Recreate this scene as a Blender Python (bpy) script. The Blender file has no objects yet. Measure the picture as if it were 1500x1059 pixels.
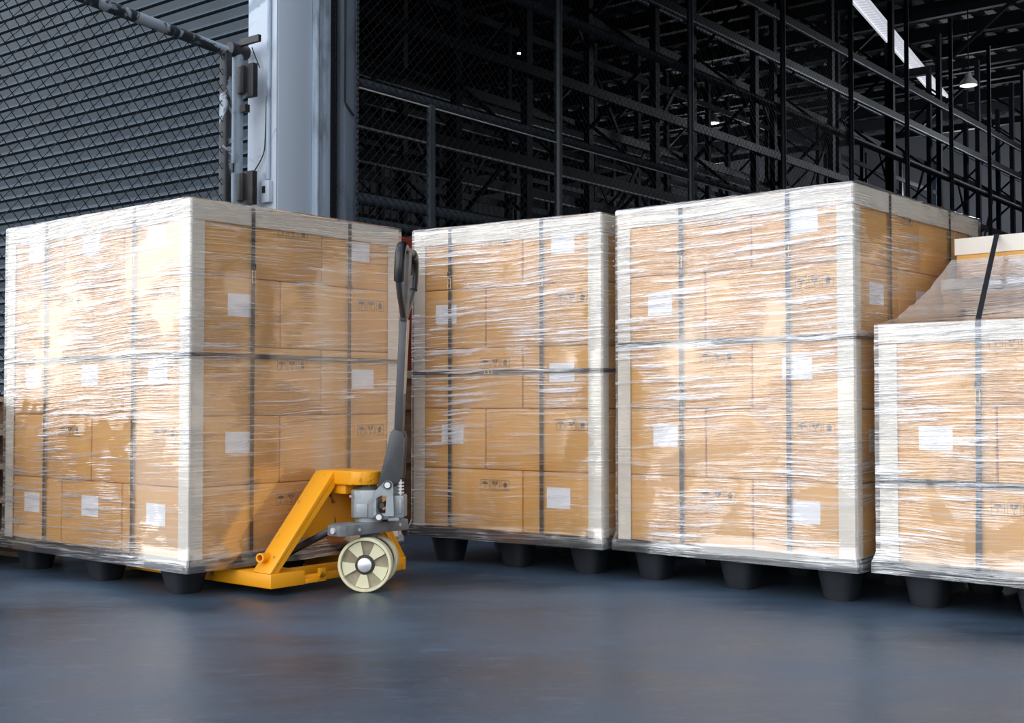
import bpy, bmesh, math, random
from mathutils import Vector, Matrix, noise
R = math.radians
sc = bpy.context.scene
COL = sc.collection
F, HOR, CAMZ = 1800.0, 588.0, 0.70          # focal length in pixels, horizon row, camera height


def at(px, py, Z):
    return Vector(((px - 750) / F * Z, Z, CAMZ - (py - HOR) / F * Z))


def rotz(a):
    return Matrix.Rotation(a, 4, 'Z')


def tr(x, y, z=0):
    return Matrix.Translation((x, y, z))


# ------------------------------------------------------------------ mesh builder
class MB:
    def __init__(self, M=None):
        self.bm = bmesh.new()
        self.M = M or Matrix.Identity(4)

    def _v(self, p):
        return self.bm.verts.new(self.M @ Vector(p))

    def face(self, pts):
        return self.bm.faces.new([self._v(p) for p in pts])

    def box(self, lo, hi, bevel=0, seg=2):
        x0, y0, z0 = lo
        x1, y1, z1 = hi
        v = [self._v(p) for p in ((x0, y0, z0), (x1, y0, z0), (x1, y1, z0), (x0, y1, z0),
                                  (x0, y0, z1), (x1, y0, z1), (x1, y1, z1), (x0, y1, z1))]
        fs = [self.bm.faces.new([v[i] for i in q]) for q in
              ((3, 2, 1, 0), (4, 5, 6, 7), (0, 1, 5, 4), (1, 2, 6, 5), (2, 3, 7, 6), (3, 0, 4, 7))]
        if bevel:
            ed = list({e for f in fs for e in f.edges})
            bmesh.ops.bevel(self.bm, geom=ed, offset=bevel, segments=seg, affect='EDGES', profile=0.5)
        return self

    def obox(self, c, ax, ay, az, sx, sy, sz, bevel=0):
        """box centred at c along unit axes with half sizes"""
        c, ax, ay, az = Vector(c), Vector(ax).normalized(), Vector(ay).normalized(), Vector(az).normalized()
        M0 = self.M
        m = Matrix((ax, ay, az)).transposed().to_4x4()
        m.translation = c
        self.M = M0 @ m
        self.box((-sx, -sy, -sz), (sx, sy, sz), bevel)
        self.M = M0
        return self

    def bar(self, p, q, w, h, up=(0, 0, 1), bevel=0):
        p, q = Vector(p), Vector(q)
        d = (q - p)
        ax = d.normalized()
        ay = Vector(up).cross(ax)
        if ay.length < 1e-5:
            ay = Vector((0, 1, 0)).cross(ax)
        ay.normalize()
        az = ax.cross(ay)
        return self.obox((p + q) / 2, ax, ay, az, d.length / 2, w / 2, h / 2, bevel)

    def tube(self, pts, r, n=8, closed=False, cap=True):
        pts = [Vector(p) for p in pts]
        N = len(pts)
        rad = r if isinstance(r, (list, tuple)) else [r] * N
        rings = []
        prev = None
        for i, p in enumerate(pts):
            if closed:
                d = pts[(i + 1) % N] - pts[i - 1]
            else:
                d = pts[min(i + 1, N - 1)] - pts[max(i - 1, 0)]
            d.normalize()
            if prev is None:
                a = d.orthogonal().normalized()
            else:
                a = prev - d * prev.dot(d)
                a = a.normalized() if a.length > 1e-6 else d.orthogonal().normalized()
            prev = a
            b = d.cross(a)
            rings.append([self._v(p + (a * math.cos(2 * math.pi * k / n) + b * math.sin(2 * math.pi * k / n)) * rad[i])
                          for k in range(n)])
        m = N if closed else N - 1
        for i in range(m):
            A, B = rings[i], rings[(i + 1) % N]
            for k in range(n):
                self.bm.faces.new((A[k], A[(k + 1) % n], B[(k + 1) % n], B[k]))
        if cap and not closed:
            self.bm.faces.new(rings[0][::-1])
            self.bm.faces.new(rings[-1])
        return self

    def cyl(self, p, q, r, n=20, r2=None):
        return self.tube([p, q], [r, r if r2 is None else r2], n)

    def lathe(self, prof, c, axis, n=40, a0=0, a1=2 * math.pi, closed_prof=True):
        """prof = [(radius, height)] spun about axis through c"""
        c, az = Vector(c), Vector(axis).normalized()
        ax = az.orthogonal().normalized()
        ay = az.cross(ax)
        full = abs(a1 - a0 - 2 * math.pi) < 1e-6
        m = n if full else n + 1
        rings = []
        for i in range(m):
            t = a0 + (a1 - a0) * i / n
            d = ax * math.cos(t) + ay * math.sin(t)
            rings.append([self._v(c + d * r + az * h) for r, h in prof])
        P = len(prof)
        for i in range(n):
            A, B = rings[i], rings[(i + 1) % m]
            for k in range(P if closed_prof else P - 1):
                k2 = (k + 1) % P
                self.bm.faces.new((A[k], A[k2], B[k2], B[k]))
        if not full and closed_prof:
            self.bm.faces.new(rings[0][::-1])
            self.bm.faces.new(rings[-1])
        return self

    def prism(self, poly, d0, d1, o, ax, ay, an, bevel=0):
        """polygon poly in plane (ax, ay) through o extruded along an from d0 to d1"""
        o, ax, ay, an = Vector(o), Vector(ax), Vector(ay), Vector(an)
        A = [self._v(o + ax * u + ay * v + an * d0) for u, v in poly]
        B = [self._v(o + ax * u + ay * v + an * d1) for u, v in poly]
        n = len(poly)
        fs = [self.bm.faces.new(A[::-1]), self.bm.faces.new(B)]
        for i in range(n):
            fs.append(self.bm.faces.new((A[i], A[(i + 1) % n], B[(i + 1) % n], B[i])))
        if bevel:
            ed = list({e for f in fs for e in f.edges})
            bmesh.ops.bevel(self.bm, geom=ed, offset=bevel, segments=2, affect='EDGES', profile=0.5)
        return self

    def mesh(self, name, mat, smooth=False, angle=35):
        bm = self.bm
        bmesh.ops.recalc_face_normals(bm, faces=bm.faces)
        me = bpy.data.meshes.new(name)
        if smooth:
            for f in bm.faces:
                f.smooth = True
            for e in bm.edges:
                if len(e.link_faces) == 2 and e.calc_face_angle(0) > R(angle):
                    e.smooth = False
        bm.to_mesh(me)
        bm.free()
        if mat:
            me.materials.append(mat)
        return me

    def build(self, name, mat, parent=None, smooth=False, loc=None, angle=35):
        return link(name, self.mesh(name, mat, smooth, angle), parent, loc)


def link(name, me, parent=None, loc=None):
    o = bpy.data.objects.new(name, me)
    COL.objects.link(o)
    if parent:
        o.parent = parent
    if loc is not None:
        o.location = loc
    return o


def tag(o, label, cat, group=None):
    o['label'] = label
    o['category'] = cat
    if group:
        o['group'] = group
    return o


def empty(name, M, label, cat, group=None):
    o = bpy.data.objects.new(name, None)
    o.empty_display_size = 0.1
    COL.objects.link(o)
    o.matrix_world = M
    return tag(o, label, cat, group)


def struct(o):
    o['kind'] = 'structure'
    return o


# ------------------------------------------------------------------ materials
def new_mat(name):
    m = bpy.data.materials.new(name)
    m.use_nodes = True
    nt = m.node_tree
    return m, nt, nt.nodes, nt.links, nt.nodes['Principled BSDF']


def simple(name, col, rough=0.6, metal=0.0, var=0.0, scale=6.0, bump=0.0, stretch=None, spec=None):
    m, nt, N, L, b = new_mat(name)
    b.inputs['Base Color'].default_value = (*col, 1)
    b.inputs['Roughness'].default_value = rough
    b.inputs['Metallic'].default_value = metal
    if spec is not None:
        b.inputs['Specular IOR Level'].default_value = spec
    if var or bump:
        tc = N.new('ShaderNodeTexCoord')
        mp = N.new('ShaderNodeMapping')
        L.new(tc.outputs['Object'], mp.inputs[0])
        if stretch:
            mp.inputs['Scale'].default_value = stretch
        n = N.new('ShaderNodeTexNoise')
        n.inputs['Scale'].default_value = scale
        n.inputs['Detail'].default_value = 6
        L.new(mp.outputs[0], n.inputs['Vector'])
        if var:
            mix = N.new('ShaderNodeMix')
            mix.data_type = 'RGBA'
            mix.inputs[6].default_value = (*[max(0, c * (1 - var)) for c in col], 1)
            mix.inputs[7].default_value = (*[min(1, c * (1 + var)) for c in col], 1)
            r = N.new('ShaderNodeMapRange')
            r.inputs[1].default_value = 0.3
            r.inputs[2].default_value = 0.7
            L.new(n.outputs[0], r.inputs[0])
            L.new(r.outputs[0], mix.inputs[0])
            L.new(mix.outputs[2], b.inputs['Base Color'])
        if bump:
            bp = N.new('ShaderNodeBump')
            bp.inputs['Strength'].default_value = bump
            bp.inputs['Distance'].default_value = 0.01
            L.new(n.outputs[0], bp.inputs['Height'])
            L.new(bp.outputs[0], b.inputs['Normal'])
    return m


def two_tone(name, c1, c2, scale, lo, hi, rough=0.55, stretch=None, metal=0.0, bump=0.2, dist=0.5):
    """paint c1 with worn patches of c2"""
    m, nt, N, L, b = new_mat(name)
    tc = N.new('ShaderNodeTexCoord')
    mp = N.new('ShaderNodeMapping')
    L.new(tc.outputs['Object'], mp.inputs[0])
    if stretch:
        mp.inputs['Scale'].default_value = stretch
    n = N.new('ShaderNodeTexNoise')
    n.inputs['Scale'].default_value = scale
    n.inputs['Detail'].default_value = 8
    n.inputs['Roughness'].default_value = 0.6
    n.inputs['Distortion'].default_value = dist
    L.new(mp.outputs[0], n.inputs['Vector'])
    r = N.new('ShaderNodeMapRange')
    r.inputs[1].default_value = lo
    r.inputs[2].default_value = hi
    L.new(n.outputs[0], r.inputs[0])
    mix = N.new('ShaderNodeMix')
    mix.data_type = 'RGBA'
    mix.inputs[6].default_value = (*c1, 1)
    mix.inputs[7].default_value = (*c2, 1)
    L.new(r.outputs[0], mix.inputs[0])
    L.new(mix.outputs[2], b.inputs['Base Color'])
    b.inputs['Roughness'].default_value = rough
    b.inputs['Metallic'].default_value = metal
    bp = N.new('ShaderNodeBump')
    bp.inputs['Strength'].default_value = bump
    bp.inputs['Distance'].default_value = 0.004
    L.new(r.outputs[0], bp.inputs['Height'])
    L.new(bp.outputs[0], b.inputs['Normal'])
    return m


def emit(name, col, strength):
    m, nt, N, L, b = new_mat(name)
    b.inputs['Base Color'].default_value = (*col, 1)
    b.inputs['Emission Color'].default_value = (*col, 1)
    b.inputs['Emission Strength'].default_value = strength
    return m


def film_material(name, milk=0.75, haze=0.05, seed=0.0, gloss=0.165):
    m = bpy.data.materials.new(name)
    m.use_nodes = True
    nt = m.node_tree
    N, L = nt.nodes, nt.links
    N.remove(N['Principled BSDF'])
    out = N['Material Output']

    def math_(op, a, b=None, c=None, clamp=False):
        n = N.new('ShaderNodeMath')
        n.operation = op
        n.use_clamp = clamp
        for i, v in enumerate((a, b, c)):
            if v is None:
                continue
            if isinstance(v, (int, float)):
                n.inputs[i].default_value = v
            else:
                L.new(v, n.inputs[i])
        return n.outputs[0]

    def noise_(vec, detail=3, rough=0.5, scale=1.0, dist=0.0):
        n = N.new('ShaderNodeTexNoise')
        n.inputs['Scale'].default_value = scale
        n.inputs['Detail'].default_value = detail
        n.inputs['Roughness'].default_value = rough
        n.inputs['Distortion'].default_value = dist
        L.new(vec, n.inputs['Vector'])
        return n.outputs[0]

    def comb(x, y, z):
        n = N.new('ShaderNodeCombineXYZ')
        for i, v in enumerate((x, y, z)):
            if isinstance(v, (int, float)):
                n.inputs[i].default_value = v
            else:
                L.new(v, n.inputs[i])
        return n.outputs[0]

    def ramp(v, lo, hi):
        n = N.new('ShaderNodeMapRange')
        n.interpolation_type = 'SMOOTHSTEP'
        n.inputs[1].default_value = lo
        n.inputs[2].default_value = hi
        L.new(v, n.inputs[0])
        return n.outputs[0]

    tc = N.new('ShaderNodeTexCoord')
    sp = N.new('ShaderNodeSeparateXYZ')
    L.new(tc.outputs['Object'], sp.inputs[0])
    x, y, z = sp.outputs
    xs = math_('ADD', x, seed * 3.7)
    # wavy, slightly tilted film layers
    w = noise_(comb(math_('MULTIPLY', xs, 1.6), math_('MULTIPLY', y, 1.6), math_('MULTIPLY', z, 2.2)), 2)
    zt = math_('MULTIPLY', math_('SUBTRACT', y, x), 0.03)
    zz = math_('ADD', math_('ADD', z, math_('MULTIPLY', math_('SUBTRACT', w, 0.5), 0.05)), zt)
    n1 = noise_(comb(math_('MULTIPLY', xs, 2.2), math_('MULTIPLY', y, 2.2), math_('MULTIPLY', zz, 66.0)), 4, 0.62)
    n2 = noise_(comb(math_('MULTIPLY', xs, 3.6), math_('MULTIPLY', y, 3.6), math_('MULTIPLY', zz, 180.0)), 2, 0.5)
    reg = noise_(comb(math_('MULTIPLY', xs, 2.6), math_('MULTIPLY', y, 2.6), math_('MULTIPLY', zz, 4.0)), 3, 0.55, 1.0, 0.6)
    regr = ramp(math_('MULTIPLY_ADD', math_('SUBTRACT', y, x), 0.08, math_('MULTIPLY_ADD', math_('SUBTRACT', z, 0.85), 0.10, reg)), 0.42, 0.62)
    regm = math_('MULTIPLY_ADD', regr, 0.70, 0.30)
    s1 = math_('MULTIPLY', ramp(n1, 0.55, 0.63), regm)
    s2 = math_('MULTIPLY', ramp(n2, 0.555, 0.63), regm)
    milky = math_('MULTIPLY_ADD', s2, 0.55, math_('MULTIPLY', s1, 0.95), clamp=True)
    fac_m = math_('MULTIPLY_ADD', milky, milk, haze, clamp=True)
    hgt = math_('ADD', math_('MULTIPLY', n1, 1.0), math_('MULTIPLY', n2, 0.45))
    bmp = N.new('ShaderNodeBump')
    bmp.inputs['Distance'].default_value = 0.012
    L.new(math_('MULTIPLY_ADD', regr, 0.95, 0.05), bmp.inputs['Strength'])
    L.new(hgt, bmp.inputs['Height'])
    lw = N.new('ShaderNodeLayerWeight')
    lw.inputs['Blend'].default_value = 0.5
    base_r = math_('MULTIPLY_ADD', math_('POWER', lw.outputs['Facing'], 3.0), 0.5, gloss)
    # more layers of film, more reflection
    fr = math_('MULTIPLY', base_r, math_('MULTIPLY_ADD', milky, 1.3, math_('MULTIPLY_ADD', regr, 0.30, 0.90)), clamp=True)
    tp = N.new('ShaderNodeBsdfTransparent')
    tp.inputs[0].default_value = (0.985, 0.98, 0.97, 1)
    gl = N.new('ShaderNodeBsdfGlossy')
    gl.inputs['Roughness'].default_value = 0.06
    gl.inputs[0].default_value = (1, 1, 1, 1)
    L.new(bmp.outputs[0], gl.inputs['Normal'])
    df = N.new('ShaderNodeBsdfDiffuse')
    df.inputs[0].default_value = (0.90, 0.90, 0.91, 1)
    tl = N.new('ShaderNodeBsdfTranslucent')
    tl.inputs[0].default_value = (0.9, 0.9, 0.9, 1)
    m0 = N.new('ShaderNodeMixShader')
    m0.inputs[0].default_value = 0.2
    L.new(df.outputs[0], m0.inputs[1])
    L.new(tl.outputs[0], m0.inputs[2])
    m1 = N.new('ShaderNodeMixShader')
    L.new(fac_m, m1.inputs[0])
    L.new(tp.outputs[0], m1.inputs[1])
    L.new(m0.outputs[0], m1.inputs[2])
    m2 = N.new('ShaderNodeMixShader')
    L.new(fr, m2.inputs[0])
    L.new(m1.outputs[0], m2.inputs[1])
    L.new(gl.outputs[0], m2.inputs[2])
    L.new(m2.outputs[0], out.inputs[0])
    return m


def floor_material():
    m, nt, N, L, b = new_mat('polished_concrete')
    tc = N.new('ShaderNodeTexCoord')
    n1 = N.new('ShaderNodeTexNoise')
    n1.inputs['Scale'].default_value = 1.1
    n1.inputs['Detail'].default_value = 8
    n1.inputs['Roughness'].default_value = 0.6
    mp = N.new('ShaderNodeMapping')
    mp.inputs['Scale'].default_value = (0.8, 1.6, 1)
    L.new(tc.outputs['Object'], mp.inputs[0])
    L.new(mp.outputs[0], n1.inputs['Vector'])
    n2 = N.new('ShaderNodeTexNoise')
    n2.inputs['Scale'].default_value = 14
    n2.inputs['Detail'].default_value = 8
    n2.inputs['Distortion'].default_value = 1.0
    L.new(mp.outputs[0], n2.inputs['Vector'])
    cr = N.new('ShaderNodeValToRGB')
    e = cr.color_ramp.elements
    e[0].position, e[0].color = 0.34, (0.026, 0.041, 0.061, 1)
    e[1].position, e[1].color = 0.66, (0.064, 0.093, 0.130, 1)
    L.new(n1.outputs[0], cr.inputs[0])
    # pale scuffs
    r = N.new('ShaderNodeMapRange')
    r.inputs[1].default_value = 0.56
    r.inputs[2].default_value = 0.76
    r.inputs[4].default_value = 0.55
    L.new(n2.outputs[0], r.inputs[0])
    mix = N.new('ShaderNodeMix')
    mix.data_type = 'RGBA'
    L.new(r.outputs[0], mix.inputs[0])
    L.new(cr.outputs[0], mix.inputs[6])
    mix.inputs[7].default_value = (0.085, 0.125, 0.18, 1)
    L.new(mix.outputs[2], b.inputs['Base Color'])
    rr = N.new('ShaderNodeMapRange')
    rr.inputs[1].default_value = 0.3
    rr.inputs[2].default_value = 0.7
    rr.inputs[3].default_value = 0.28
    rr.inputs[4].default_value = 0.50
    L.new(n1.outputs[0], rr.inputs[0])
    L.new(rr.outputs[0], b.inputs['Roughness'])
    b.inputs['Specular IOR Level'].default_value = 0.34
    b.inputs['Specular Tint'].default_value = (0.72, 0.86, 1.0, 1)
    bp = N.new('ShaderNodeBump')
    bp.inputs['Strength'].default_value = 0.12
    bp.inputs['Distance'].default_value = 0.01
    L.new(n2.outputs[0], bp.inputs['Height'])
    L.new(bp.outputs[0], b.inputs['Normal'])
    return m


M = {}
M['card'] = simple('cardboard', (0.71, 0.378, 0.100), 0.75, var=0.07, scale=3, bump=0.03)
M['board'] = simple('paper_edge_board', (0.70, 0.645, 0.56), 0.7, var=0.05, scale=8)
M['label'] = simple('white_label_paper', (0.86, 0.87, 0.92), 0.55, var=0.03, scale=60)
M['ink'] = simple('printed_ink', (0.10, 0.075, 0.075), 0.8)
M['strap'] = simple('black_strap', (0.020, 0.021, 0.024), 0.35)
M['brass'] = simple('brass_clip', (0.75, 0.55, 0.22), 0.3, 0.8)
M['plastic'] = simple('black_pallet_plastic', (0.014, 0.017, 0.022), 0.5, var=0.2, scale=10)
M['floor'] = floor_material()
M['yellow'] = two_tone('yellow_paint', (0.88, 0.36, 0.006), (0.12, 0.06, 0.02), 13, 0.61, 0.68, 0.38, bump=0.15, dist=1.2)
M['beamsteel'] = two_tone('dirty_grey_metal', (0.22, 0.235, 0.24), (0.10, 0.105, 0.11), 10, 0.42, 0.7, 0.5, metal=0.2)
M['steel'] = two_tone('cast_grey_metal', (0.32, 0.345, 0.36), (0.15, 0.16, 0.165), 14, 0.52, 0.75, 0.42, metal=0.35)
M['dsteel'] = simple('dark_grey_paint', (0.055, 0.058, 0.062), 0.38, var=0.15, scale=20)
M['rod'] = simple('dark_rod', (0.03, 0.033, 0.04), 0.3, 0.5)
M['black'] = simple('black_rubber_grip', (0.008, 0.008, 0.009), 0.3)
M['cream'] = two_tone('cream_nylon', (0.74, 0.70, 0.47), (0.42, 0.37, 0.22), 10, 0.55, 0.85, 0.45)
M['cream_dirty'] = two_tone('dirty_nylon', (0.27, 0.23, 0.16), (0.50, 0.45, 0.30), 12, 0.45, 0.75, 0.6)
M['chrome'] = simple('bright_bolt', (0.82, 0.82, 0.83), 0.28, 0.6)
M['dirt'] = simple('greasy_hub', (0.05, 0.045, 0.035), 0.6)
M['flat_edge'] = simple('bare_bar_edge', (0.55, 0.45, 0.34), 0.5)
M['shutter'] = two_tone('shutter_steel', (0.040, 0.060, 0.080), (0.026, 0.040, 0.054), 2.5, 0.4, 0.75, 0.42, metal=0.25, bump=0.03)
M['column'] = two_tone('blue_white_painted_concrete', (0.47, 0.555, 0.655), (0.30, 0.36, 0.43), 2.2, 0.62, 0.80, 0.7, bump=0.1, stretch=(1, 1, 0.5))
M['column_white'] = two_tone('white_painted_concrete', (0.50, 0.56, 0.64), (0.26, 0.32, 0.39), 2.4, 0.58, 0.64, 0.7, bump=0.1, dist=1.5)
M['trim'] = two_tone('chipped_blue_paint', (0.36, 0.45, 0.55), (0.15, 0.19, 0.24), 7, 0.5, 0.68, 0.6, stretch=(1, 1, 0.3))
M['track'] = two_tone('dark_track_steel', (0.13, 0.165, 0.21), (0.07, 0.09, 0.115), 6, 0.5, 0.7, 0.5, stretch=(1, 1, 0.3))
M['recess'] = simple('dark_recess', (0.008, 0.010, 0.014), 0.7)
M['peel'] = two_tone('peeling_frame_paint', (0.33, 0.39, 0.45), (0.022, 0.026, 0.032), 4.5, 0.44, 0.48, 0.55, dist=0.8)
M['postpaint'] = two_tone('grey_blue_post_paint', (0.24, 0.31, 0.38), (0.07, 0.085, 0.10), 7, 0.55, 0.72, 0.5)
M['rust'] = two_tone('rusty_black_steel', (0.012, 0.012, 0.016), (0.035, 0.022, 0.022), 8, 0.5, 0.7, 0.5)
M['wire'] = simple('dark_wire', (0.012, 0.015, 0.02), 0.45, 0.3)
M['wire_far'] = simple('grey_wire', (0.020, 0.024, 0.030), 0.5, 0.3)
M['chain'] = simple('dark_chain', (0.02, 0.025, 0.032), 0.4, 0.6)
M['fpost'] = two_tone('fence_galvanised', (0.052, 0.066, 0.082), (0.03, 0.038, 0.048), 8, 0.5, 0.7, 0.5, stretch=(1, 1, 0.4))
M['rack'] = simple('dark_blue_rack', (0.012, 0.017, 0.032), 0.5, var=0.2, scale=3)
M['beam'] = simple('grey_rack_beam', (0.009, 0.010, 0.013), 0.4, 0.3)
M['edge'] = simple('pale_wire_lit_edge', (0.75, 0.75, 0.76), 0.4, 0.3)
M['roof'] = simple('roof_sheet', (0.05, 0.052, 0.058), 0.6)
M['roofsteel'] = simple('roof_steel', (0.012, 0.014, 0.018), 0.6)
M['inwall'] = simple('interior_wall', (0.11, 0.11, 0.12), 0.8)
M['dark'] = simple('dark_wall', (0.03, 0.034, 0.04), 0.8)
M['tray'] = emit('cable_ladder_glow', (0.9, 0.92, 1.0), 0.55)
M['lampshade'] = simple('lamp_shade', (0.75, 0.75, 0.72), 0.4)
M['lampglow'] = emit('lamp_glow', (1.0, 0.97, 0.90), 2.2)
M['lampspot'] = emit('lamp_spot', (0.95, 0.97, 1.0), 12)
M['red'] = simple('dark_red_paint', (0.16, 0.022, 0.012), 0.5, var=0.2, scale=5)
M['wood'] = two_tone('rough_wood', (0.30, 0.17, 0.09), (0.16, 0.09, 0.05), 6, 0.4, 0.7, 0.8, stretch=(1, 1, 6))
M['wood_pale'] = simple('pale_board', (0.46, 0.36, 0.26), 0.7, var=0.15, scale=10)
M['sign'] = simple('pale_sign', (0.35, 0.42, 0.40), 0.6)

# ------------------------------------------------------------------ wrapped pallet loads
random.seed(4)
carton_meshes = {}


def carton(PM, b, faces, label, group):
    """carton standing at b = (x0,y0,z0,x1,y1,z1) in the load's own frame; faces = visible sides"""
    x0, y0, z0, x1, y1, z1 = b
    dx, dy, dz = x1 - x0, y1 - y0, z1 - z0
    key = (round(dx, 3), round(dy, 3), round(dz, 3))
    if key not in carton_meshes:
        mb = MB()
        mb.box((-dx / 2, -dy / 2, 0), (dx / 2, dy / 2, dz), 0.005, 2)
        carton_meshes[key] = mb.mesh('cardboard_carton', M['card'], True, 50)
    o = link('cardboard_carton', carton_meshes[key])
    o.matrix_world = PM @ tr((x0 + x1) / 2, (y0 + y1) / 2, z0) @ rotz(R(random.uniform(-0.12, 0.12)))
    tag(o, label, 'cardboard box', group)
    for f in faces:
        if f == 'x':
            org, right, nrm, wid = Vector((-dx / 2, 0, 0)), Vector((0, -1, 0)), Vector((-1, 0, 0)), dy
        else:
            org, right, nrm, wid = Vector((0, -dy / 2, 0)), Vector((1, 0, 0)), Vector((0, -1, 0)), dx
        up = Vector((0, 0, 1))
        if wid < 0.5:
            w, h = random.choice(((0.118, 0.08), (0.112, 0.084), (0.12, 0.078)))
            c = org + right * random.uniform(-0.02, 0.02) + up * dz * random.uniform(0.56, 0.63)
            mb = MB()
            mb.prism([(-w / 2, -h / 2), (w / 2, -h / 2), (w / 2, h / 2), (-w / 2, h / 2)], 0.0003, 0.0009, c, right, up, nrm)
            mb.build('shipping_label', M['label'], o)['label'] = 'white paper shipping label'
        else:
            s, g = 0.044, 0.052
            base = org + right * (wid * 0.26) + up * dz * 0.75
            for k, nm in enumerate(('umbrella_mark', 'glass_mark', 'arrow_mark')):
                c = base + right * (g * (k - 1))
                mb = MB()
                h = s / 2
                t = 0.0016
                e0, e1 = 0.0003, 0.0008

                def poly(p):
                    mb.prism(p, e0, e1, c, right, up, nrm)
                for (a0, b0, a1, b1) in ((-h, -h, h, -h + t), (-h, h - t, h, h), (-h, -h + t, -h + t, h - t), (h - t, -h + t, h, h - t)):
                    poly([(a0, b0), (a1, b0), (a1, b1), (a0, b1)])
                if k == 0:
                    poly([(0.016 * math.cos(math.pi * i / 12), 0.003 + 0.012 * math.sin(math.pi * i / 12)) for i in range(13)])
                    poly([(-0.001, -0.013), (0.001, -0.013), (0.001, 0.003), (-0.001, 0.003)])
                    poly([(-0.006, -0.015), (0.001, -0.015), (0.001, -0.013), (-0.006, -0.013)])
                elif k == 1:
                    poly([(-0.015, 0.016), (-0.013, 0.006), (-0.006, 0.000), (-0.001, 0.000), (-0.004, 0.008), (0.001, 0.016)])
                    poly([(0.004, 0.016), (0.000, 0.008), (0.002, 0.000), (0.006, 0.000), (0.013, 0.006), (0.015, 0.016)])
                    poly([(-0.001, -0.013), (0.001, -0.013), (0.001, 0.0), (-0.001, 0.0)])
                    poly([(-0.007, -0.015), (0.007, -0.015), (0.007, -0.013), (-0.007, -0.013)])
                else:
                    poly([(-0.014, 0.001), (0.014, 0.001), (0.0, 0.016)])
                    poly([(-0.008, -0.010), (0.008, -0.010), (0.008, 0.001), (-0.008, 0.001)])
                    poly([(-0.012, -0.015), (0.012, -0.015), (0.012, -0.013), (-0.012, -0.013)])
                mb.build(nm, M['ink'], o)
    return o


def layer(kind, Lx, Ly):
    """cartons of one layer in a 5-carton brick pattern: list of (x0,y0,x1,y1). long side along 'x' or 'y'"""
    out = []
    if kind in ('A', 'B'):          # long side along y
        if kind == 'A':
            xa, xb = (0, 0.6 * Lx), (0.6 * Lx, Lx)
        else:
            xb, xa = (0, 0.4 * Lx), (0.4 * Lx, Lx)
        out += [(xa[0], k * Ly / 3, xa[1], (k + 1) * Ly / 3) for k in range(3)]
        out += [(xb[0], k * Ly / 2, xb[1], (k + 1) * Ly / 2) for k in range(2)]
    else:                           # long side along x
        if kind == 'C':             # near corner .4 wide in y
            yb, ya = (0, 0.4 * Ly), (0.4 * Ly, Ly)
        else:
            ya, yb = (0, 0.6 * Ly), (0.6 * Ly, Ly)
        out += [(k * Lx / 3, ya[0], (k + 1) * Lx / 3, ya[1]) for k in range(3)]
        out += [(k * Lx / 2, yb[0], (k + 1) * Lx / 2, yb[1]) for k in range(2)]
    return out


def rect_loop(mb, pts, nrm, t, w):
    """flat strap of width w along closed polyline pts; thickness t outwards; nrm = axis normal to the loop plane"""
    n = len(pts)
    nrm = Vector(nrm)
    pts = [Vector(p) for p in pts]
    c = sum(pts, Vector()) / n
    rings = []
    for i, p in enumerate(pts):
        d0 = (p - pts[i - 1]).normalized()
        d1 = (pts[(i + 1) % n] - p).normalized()
        o = (d0.cross(nrm) + d1.cross(nrm))
        o.normalize()
        if o.dot(p - c) < 0:
            o = -o
        q = p + o * t * 1.2
        rings.append([mb._v(p - nrm * w / 2), mb._v(p + nrm * w / 2), mb._v(q + nrm * w / 2), mb._v(q - nrm * w / 2)])
    for i in range(n):
        A, B = rings[i], rings[(i + 1) % n]
        for k in range(4):
            mb.bm.faces.new((A[k], A[(k + 1) % 4], B[(k + 1) % 4], B[k]))


def plastic_pallet(PM, Lx, Ly, zb, zt, lx, ly, label):
    root = empty('plastic_pallet', PM @ tr(Lx / 2, Ly / 2), label, 'pallet', 'black plastic pallets under the wrapped loads')
    ox, oy = -Lx / 2, -Ly / 2
    ov = 0.022
    mb = MB()
    mb.box((ox - ov, oy - ov, zb), (Lx / 2 + ov, Ly / 2 + ov, zt - 0.008), 0.006, 2)
    nx, ny = 10, 10
    for i in range(nx):
        x = ox + Lx * (i + 0.5) / nx
        mb.box((x - 0.03, oy - ov + 0.01, zt - 0.008), (x + 0.03, Ly / 2 + ov - 0.01, zt))
    mb.build('deck', M['plastic'], root, True)
    for x in lx:
        for y in ly:
            mb = MB()
            prof = []
            rings = []
            for z, s in ((zb, 0.075), (zb - 0.012, 0.072), (0.012, 0.054), (0.0, 0.050)):
                ring = []
                for k in range(24):
                    a = 2 * math.pi * k / 24
                    ca, sa = math.cos(a), math.sin(a)
                    p = 4.0
                    rr = s / (abs(ca) ** p + abs(sa) ** p) ** (1 / p)
                    ring.append(mb._v((x + ox + rr * ca, y + oy + rr * sa, z)))
                rings.append(ring)
            for A, B in zip(rings, rings[1:]):
                for k in range(24):
                    mb.bm.faces.new((A[k], A[(k + 1) % 24], B[(k + 1) % 24], B[k]))
            mb.bm.faces.new(rings[0])
            mb.bm.faces.new(rings[-1])
            mb.build('leg', M['plastic'], root, True, angle=45)
    return root


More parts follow.
